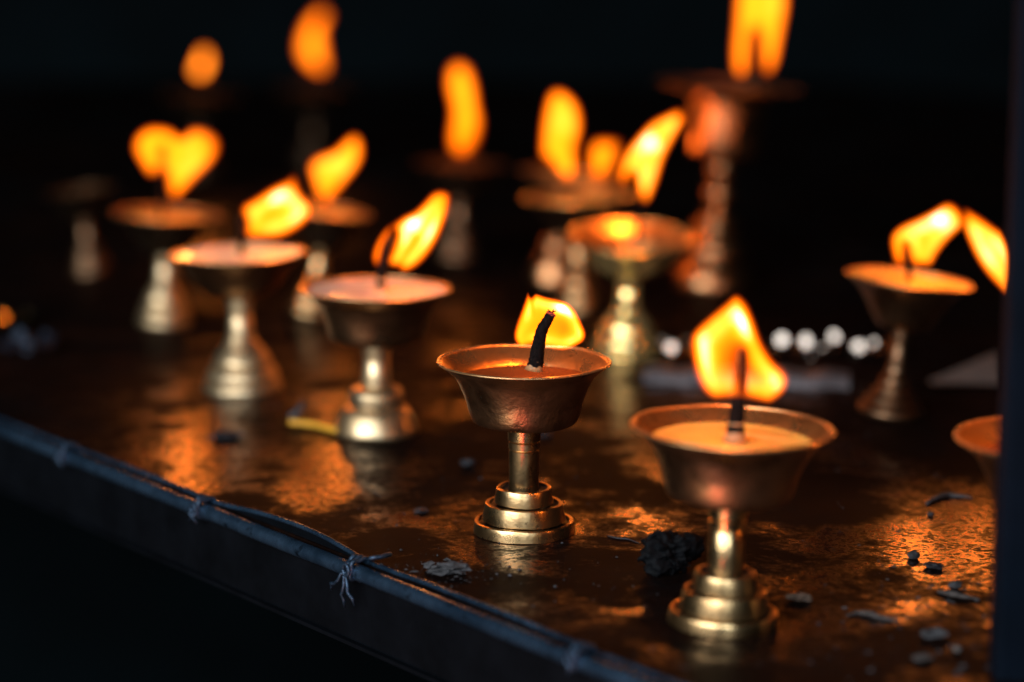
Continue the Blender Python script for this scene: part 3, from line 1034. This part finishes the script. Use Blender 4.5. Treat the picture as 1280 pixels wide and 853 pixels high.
# ------------------------------------------------------------------ scraps on the tabletop
def lump(name, label, cat, px, size_px, mat, hfrac=0.6, depth=0.8, rot=0.0, rough=0.35, freq=3.0, sub=3, seed=0.0, group='burnt scraps and crumbs on the tabletop', flat=0.0):
    p = ground(*px)
    s = px_size(p) * size_px / 2
    bm = bmesh.new()
    bmesh.ops.create_icosphere(bm, subdivisions=sub, radius=1.0)
    vs = []
    for v in bm.verts:
        c = v.co.copy()
        k = 1 + rough * (noise.noise(c * freq * 0.5 + Vector((seed, seed * 2, 1))) * 1.2 + 0.6 * noise.noise(c * freq * 1.7 + Vector((seed, 4, 2)))
                         + 0.3 * noise.noise(c * freq * 4 + Vector((seed, 4, 2))))
        c = c * k
        if name in ('ash_scrap', 'crumb'):
            c += noise.noise_vector(c * 2.3 + Vector((seed, 7, 3))) * 0.35
        c = Vector((c.x * s, c.y * s * depth, c.z * s * hfrac))
        v.co = c
    zmin = min(v.co.z for v in bm.verts)
    for v in bm.verts:
        v.co.z = max(0.0, v.co.z - zmin - s * hfrac * 0.25)
    me = bpy.data.meshes.new(name)
    bm.to_mesh(me)
    bm.free()
    me.materials.append(mat)
    if sub > 2:
        me.polygons.foreach_set('use_smooth', [True] * len(me.polygons))
        me.set_sharp_from_angle(angle=math.radians(50))
    o = bpy.data.objects.new(name, me)
    COL.objects.link(o)
    o.location = p + Vector((0, 0, 0.0001))
    o.rotation_euler = (0, 0, rot)
    return tag(o, label, cat, group)


def stick(name, label, cat, pts_px, w_px, mat, lift=None, group='burnt scraps and crumbs on the tabletop', seed=0.0, amp=0.0):
    ps = []
    for i, (x, y) in enumerate(pts_px):
        p = ground(x, y)
        r = px_size(p) * w_px[i] / 2
        ps.append(p + Vector((0, 0, r + (lift[i] if lift else 0))))
    o0 = ps[0].copy()
    d = smooth_prof([tuple(p - o0) for p in ps], 5)
    ws = smooth_prof([(w_,) for w_ in w_px], 5)
    s = px_size(o0)
    vs, fs = tube(d, [max(0.00008, w_[0] * s / 2) for w_ in ws], 8, amp, 700, seed)
    o = mesh_obj(name, vs, fs, mat)
    o.location = o0
    return tag(o, label, cat, group)


# charred clump between the two near lamps
cl = lump('charred_clump', 'black charred clump of wick beside the nearest lamp', 'burnt clump', (836, 714), 72, M['char_blue'], 0.78, 0.8, 0.3, 0.5, 1.9, 5, 3.3)
p = cl.location
s = px_size(p)
g = []
rnd = random.Random(5)
for k in range(120):
    a = rnd.uniform(0, 6.28)
    r0 = rnd.uniform(0.2, 0.95) * 32 * s
    z0 = rnd.uniform(0.2, 0.95) * 46 * s * (1 - (r0 / (36 * s)) ** 2) + 2 * s
    q = Vector((r0 * math.cos(a), r0 * math.sin(a) * 0.8, z0))
    d = Vector((rnd.uniform(-1, 1), rnd.uniform(-1, 1), rnd.uniform(-0.4, 1))).normalized() * s * rnd.uniform(5, 16)
    d2 = Vector((rnd.uniform(-1, 1), rnd.uniform(-1, 1), rnd.uniform(-1, .6))).normalized() * s * rnd.uniform(3, 9)
    g.append(tube([q - d * 0.4, q + d * 0.5, q + d + d2], [0.00022, 0.0002, 0.00008], 5))
# loop of thread standing up at its top left
lp = [Vector((-20 * s + 12 * s * math.cos(t), -6 * s, 36 * s + 15 * s * math.sin(t))) for t in [i * 0.35 for i in range(19)]]
g.append(tube(lp, [0.0007] * 19, 8, 0.0003, 600, 2))
vs, fs = join_geo(g)
mesh_obj('fibre', vs, fs, M['char_blue'], cl)

lump('ash_scrap', 'ragged grey scrap in front of the sharp lamp, near the table edge', 'scrap', (563, 717), 44, M['ash'], 0.30, 0.55, -0.1, 0.6, 4, 3, 1.1)
lump('ash_scrap', 'tiny grey ash bit left of the ragged grey scrap', 'scrap', (536, 713), 14, M['ash'], 0.7, 0.7, 0.5, 0.6, 4, 2, 2.2)
lump('crumb', 'flat dark flake in front of the bell-footed cream lamp', 'crumb', (285, 549), 42, M['black_crumb'], 0.22, 0.5, 0.25, 0.5, 3, 3, 3.1)
lump('crumb', 'dark crumb halfway between the pale-buttered lamp and the sharp lamp', 'crumb', (584, 583), 20, M['black_crumb'], 0.5, 0.7, 0.4, 0.5, 3, 2, 4.7)
lump('crumb', 'dark crumb to the left of the sharp lamp foot', 'crumb', (526, 642), 20, M['black_crumb'], 0.35, 0.7, 0.4, 0.5, 3, 2, 5.7)
lump('crumb', 'dark speck right behind the sharp lamp stem', 'crumb', (682, 548), 16, M['black_crumb'], 0.5, 0.7, 0.4, 0.5, 3, 2, 5.9)
stick('twig', 'thin black thread lying between the sharp lamp and the charred clump', 'thread', [(760, 671), (772, 674), (785, 675), (799, 680)], [2.5, 2.5, 2, 1.5], M['black_crumb'], None, seed=1)
lump('crumb', 'brown crumb just right of the nearest lamp foot', 'crumb', (1000, 751), 28, M['brown'], 0.3, 0.5, -0.2, 0.6, 4, 3, 6.6)
stick('shaving', 'long pale wood shaving right of the nearest lamp', 'shaving', [(1058, 770), (1076, 768), (1095, 773), (1122, 777)], [2, 5, 6, 2], M['pale'], None, seed=3, amp=0.0006)
lump('pebble', 'pale smooth pebble in the orange reflection near the post', 'pebble', (1142, 699), 16, M['ash'], 0.75, 0.8, 0, 0.15, 2, 3, 7.7)
lump('crumb', 'dark oblong crumb right of the pale pebble', 'crumb', (1167, 711), 24, M['black_crumb'], 0.35, 0.5, -0.5, 0.4, 3, 3, 8.8)
lump('pebble', 'grey pebble at the end of a pale sliver by the post', 'pebble', (1194, 736), 17, M['ash'], 0.6, 0.8, 0, 0.25, 2, 3, 8.1)
stick('shaving', 'straight pale sliver by the post, below the grey pebble', 'shaving', [(1172, 742), (1195, 747), (1224, 751)], [5, 7, 3], M['pale'], None, seed=4, amp=0.0005)
lump('ash_scrap', 'pale ash flake at the bottom right, above the round bead', 'scrap', (1167, 797), 34, M['ash'], 0.28, 0.6, 0.1, 0.6, 4, 3, 9.9)
lump('bead', 'small whitish round bead at the bottom right by the post', 'bead', (1196, 815), 11, M['paper'], 0.8, 0.9, 0, 0.1, 2, 3, 10.9)
lump('ash_scrap', 'dull grey flake lowest at the bottom right', 'scrap', (1152, 826), 25, M['pale'], 0.3, 0.6, 0.2, 0.5, 4, 3, 11.9)
stick('shaving', 'curled grey flake left of the cut-off lamp, behind the pebbles', 'shaving', [(1158, 632), (1172, 626), (1186, 622), (1215, 624)], [4, 7, 6, 3], M['ash'], None, seed=5, amp=0.0006)
lump('bead', 'tiny grey bead in front of the curled grey flake', 'bead', (1163, 646), 9, M['ash'], 0.8, 0.9, 0, 0.15, 2, 2, 12.9)
rnd = random.Random(9)

gv, gf = [], []
org = ground(640, 640)
for k in range(1500):
    x, y = rnd.uniform(180, 1235), rnd.uniform(470, 845)
    g0 = ground(x, y)
    u_, v_ = (g0 - E2).dot(U), (g0 - E2).dot(V)
    if v_ < 0.004 or noise.noise(g0 * 30) < rnd.uniform(-0.5, 0.35):
        continue
    r = 0.00012 + 0.00055 * rnd.random() ** 4
    o = len(gv)
    a0 = rnd.uniform(0, 6.28)
    q = g0 - org
    st_ = rnd.uniform(0.5, 1.6)
    for j in range(5):
        a = a0 + j * 1.2566
        gv.append(q + Vector((r * st_ * math.cos(a) * rnd.uniform(.7, 1.3), r * math.sin(a) * rnd.uniform(.7, 1.3), 0.0)))
    gv.append(q + Vector((rnd.uniform(-.3, .3) * r, rnd.uniform(-.3, .3) * r, r * rnd.uniform(.6, 1.3))))
    for j in range(5):
        gf.append((o + j, o + (j + 1) % 5, o + 5))
gr = mesh_obj('soot_grit', gv, gf, M['black_crumb'], smooth=False)
gr.location = org + Vector((0, 0, 0.0001))
tag(gr, 'fine black soot grit scattered over the oily tabletop', 'soot', None, 'stuff')

av, af = [], []
org = ground(1170, 760)
for k in range(420):
    g0 = ground(rnd.gauss(1165, 55), rnd.gauss(755, 50)) if k % 3 else ground(rnd.gauss(555, 40), rnd.gauss(716, 9))
    if (g0 - E2).dot(V) < 0.004:
        continue
    r = 0.00018 + 0.0009 * rnd.random() ** 5
    o = len(av)
    a0 = rnd.uniform(0, 6.28)
    q = g0 - org
    for j in range(5):
        a = a0 + j * 1.2566
        av.append(q + Vector((r * 1.3 * math.cos(a) * rnd.uniform(.6, 1.4), r * math.sin(a) * rnd.uniform(.6, 1.4), 0.0)))
    av.append(q + Vector((0, 0, r * rnd.uniform(.3, .8))))
    for j in range(5):
        af.append((o + j, o + (j + 1) % 5, o + 5))
ad_ = mesh_obj('ash_dust', av, af, M['ash'], smooth=False)
ad_.location = org + Vector((0, 0, 0.0001))
tag(ad_, 'pale ash dust and tiny flakes among the scraps near the table edge', 'ash', None, 'stuff')

# yellow match by the pale-buttered lamp
mt = stick('matchstick', 'yellow matchstick with a burnt pale end, against the pale-buttered lamp foot', 'matchstick', [(362, 533), (392, 536), (424, 544)], [8, 8, 8], M['yellow'], [0.0005, 0.0003, 0.0003], group=None)
q = ground(366, 531) - mt.location
vs, fs = tube([q + Vector((-0.001, 0, 0.003)), q + Vector((0.001, 0.001, 0.004)), q + Vector((0.003, 0.004, 0.006)), q + Vector((0.004, 0.008, 0.008))], [0.0016, 0.0017, 0.0014, 0.0009], 8, 0.0005, 500, 1)
mesh_obj('burnt_end', vs, fs, M['ash'], mt)

# grey strip across the table behind the middle lamps
a, b = ground(806, 474), ground(1062, 482)
c = (a + b) / 2
du = (b - a).normalized()
dv = Vector((-du.y, du.x, 0))
L = (b - a).length / 2
vs, fs = [], []
prof = [(-0.010, 0.0), (-0.010, 0.0025), (-0.0085, 0.0042), (0.0085, 0.0042), (0.010, 0.0025), (0.010, 0.0)]
K = 60
for i in range(K + 1):
    x = -L + 2 * L * i / K
    for (v, z) in prof:
        w = Vector((0, 0.0010 * math.sin(i * 0.35), 0.0006 * (1 + math.sin(i * 0.5)) if z > 0 else 0))
        vs.append(du * x + dv * v + Vector((0, 0, z)) + w)
m_ = len(prof)
for i in range(K):
    for k in range(m_):
        k2 = (k + 1) % m_
        fs.append((i * m_ + k, i * m_ + k2, (i + 1) * m_ + k2, (i + 1) * m_ + k))
fs.append(tuple(range(m_)))
fs.append(tuple(K * m_ + k for k in range(m_)))
st = mesh_obj('metal_strip', vs, fs, M['strip'], smooth=True, sharp=35)
st.location = c + Vector((0, 0, 0.0002))
tag(st, 'flat grey metal strip on the table behind the nearest lamp flame, before the silver foil', 'metal strip')

# ------------------------------------------------------------------ light
LIGHT_POS = Vector((-1.05, -0.55, 0.75))


def area(name, loc, target, sx, sy, power, col):
    l = bpy.data.lights.new(name, 'AREA')
    l.shape = 'RECTANGLE'
    l.size, l.size_y = sx, sy
    l.energy = power
    l.color = col
    o = bpy.data.objects.new(name, l)
    COL.objects.link(o)
    o.location = loc
    o.rotation_euler = (Vector(target) - Vector(loc)).to_track_quat('-Z', 'Y').to_euler()
    return o


TGT = Vector((0, 0.95, 0.03))
area('window_light', LIGHT_POS, TGT, 1.5, 0.9, 44.0, (0.87, 0.93, 1.0))
area('front_light', (0.15, -0.9, 0.55), TGT, 0.5, 0.5, 8.0, (0.72, 0.86, 1.0))  # small cool area light from behind the camera
area('bowl_fill_light', (-0.35, 0.12, -0.35), (0, 0.9, 0.05), 0.5, 0.25, 1.4, (1.0, 0.84, 0.62))  # added unseen lamp, low in front, brightening the outsides of the bowls
area('red_fill_light', (-0.12, 0.36, -0.15), (0, 0.85, 0.045), 0.08, 0.08, 0.5, (1.0, 0.06, 0.05))  # added unseen red lamp that puts red spots on the bowls

# crumpled foil at the back right, facets turned to the window, and wrappers


def foil(name, label, cat, px_list, size_px, mat, target, jitter=0.05, group=None, base=None):
    """small bent foil leaves, each facet leaning so that it sends `target`'s light to the viewer; joined by a crumpled base strip"""
    p0 = ground(*base)
    s = px_size(p0)
    vs, fs = [], []
    rnd = random.Random(len(label))
    for (x, y, sz) in px_list:
        p = at_y(x, y, p0.y + rnd.uniform(-0.006, 0.006))
        h = ((CAM - p).normalized() + (target - p).normalized()).normalized()
        h = (h + Vector((rnd.uniform(-1, 1), rnd.uniform(-1, 1), rnd.uniform(-1, 1))) * jitter).normalized()
        t1 = h.cross(Vector((0, 0, 1))).normalized()
        t2 = h.cross(t1).normalized()
        r = sz * s / 2
        i0 = len(vs)
        q = p - p0
        k = 7
        for j in range(k):
            a = 2 * math.pi * j / k + rnd.uniform(-.3, .3)
            vs.append(q + (t1 * math.cos(a) + t2 * math.sin(a)) * r * rnd.uniform(.8, 1.2))
        for j in range(k):
            a = 2 * math.pi * j / k
            vv = vs[i0 + j] - h * 0.0006
            vs.append(vv)
        fs.append(tuple(range(i0, i0 + k)))
        fs.append(tuple(range(i0 + 2 * k - 1, i0 + k - 1, -1)))
        for j in range(k):
            j2 = (j + 1) % k
            fs.append((i0 + j, i0 + k + j, i0 + k + j2, i0 + j2))
        # a stalk of crumpled foil carrying the leaf down to the table
        fv, ff = tube([Vector((q.x, q.y + 0.004, 0.0)), Vector((q.x, q.y + 0.003, q.z * 0.5)), q - h * 0.0015], [0.004, 0.003, 0.0015], 5, 0.0012, 400, x)
        o = len(vs)
        vs += fv
        fs += [tuple(i + o for i in f) for f in ff]
    # ragged base sheet
    xs = [at_y(x, y, p0.y).x - p0.x for x, y, _ in px_list]
    x0, x1 = min(xs) - 0.008, max(xs) + 0.012
    nx, ny = 26, 8
    o = len(vs)
    for j in range(ny + 1):
        for i in range(nx + 1):
            x = x0 + (x1 - x0) * i / nx
            y = -0.008 + 0.026 * j / ny
            z = 0.0025 + 0.006 * abs(noise.noise(Vector((x * 120, y * 160, x0 * 50)))) + 0.003 * noise.noise(Vector((x * 300, y * 300, 2)))
            vs.append(Vector((x + 0.002 * noise.noise(Vector((x * 90, y * 200, 9))), y, max(0.0006, z))))
    for j in range(ny):
        for i in range(nx):
            a = o + j * (nx + 1) + i
            fs.append((a, a + 1, a + nx + 2, a + nx + 1))
    ob = mesh_obj(name, vs, fs, mat, smooth=False)
    ob.location = p0
    return tag(ob, label, cat, group)


foil('foil_scrap', 'crumpled silver foil glinting behind the nearest lamp flame, left of the leaning lamp', 'foil',
     [(977, 424, 14), (1008, 427, 14), (1030, 437, 11), (1043, 420, 12), (1073, 434, 13), (1016, 441, 7), (1092, 428, 7)], 16, M['foil'], LIGHT_POS, 0.04, base=(1025, 447))
foil('foil_scrap', 'single shiny foil bit just right of the polished golden lamp', 'foil', [(838, 435, 13)], 14, M['foil'], LIGHT_POS, 0.02, base=(838, 449))

# folded pale paper behind the leaning lamp
p0 = ground(1205, 482)
q = [at_y(1160, 476, p0.y) - p0, at_y(1246, 440, p0.y + 0.02) - p0, at_y(1250, 482, p0.y) - p0, at_y(1166, 480, p0.y - 0.01) - p0, at_y(1256, 452, p0.y + 0.045) - p0]
vs = [Vector(v) for v in q]
for v in vs:
    v.z = max(v.z, 0.0006)
vs += [v + Vector((0, 0.0008, -0.0004)) for v in vs]
fs = [(0, 3, 2), (0, 2, 1), (1, 2, 4), (5, 7, 8), (5, 6, 7), (6, 9, 7), (0, 5, 8, 3), (3, 8, 7, 2), (2, 7, 9, 4), (4, 9, 6, 1), (1, 6, 5, 0)]
pa = mesh_obj('folded_paper', vs, fs, M['paper'], smooth=False)
pa.location = p0
tag(pa, 'folded pale paper lying to the right of the leaning lamp, by the post', 'paper')

# wrapper at the left edge
foil('wrapper_scrap', 'dull blue foil wrapper at the left edge of the table', 'wrapper', [(24, 418, 20), (34, 432, 16)], 20, M['blue_foil'], LIGHT_POS, 0.25, base=(24, 440))
foil('foil_scrap', 'gold foil bit at the left edge, catching a flame', 'foil', [(4, 396, 13)], 14, M['gold_foil'], at_y(350, 262, ground(304, 487).y), 0.01, base=(4, 412))

# ------------------------------------------------------------------ world and render settings
w = bpy.data.worlds.new('World')
sc.world = w
w.use_nodes = True
bg = w.node_tree.nodes.get('Background') or w.node_tree.nodes.new('ShaderNodeBackground')
bg.inputs['Color'].default_value = (0.25, 0.75, 1.0, 1)
bg.inputs['Strength'].default_value = 0.004

sc.render.engine = 'CYCLES'
sc.view_settings.view_transform = 'Standard'
sc.view_settings.look = 'None'
sc.view_settings.exposure = 0.0
sc.view_settings.gamma = 1.0
sc.cycles.max_bounces = 8
sc.cycles.transparent_max_bounces = 24
sc.cycles.use_denoising = True
try:
    sc.cycles.denoiser = 'OPENIMAGEDENOISE'
except Exception:
    pass
sc.cycles.sample_clamp_indirect = 6.0
sc.cycles.caustics_reflective = True
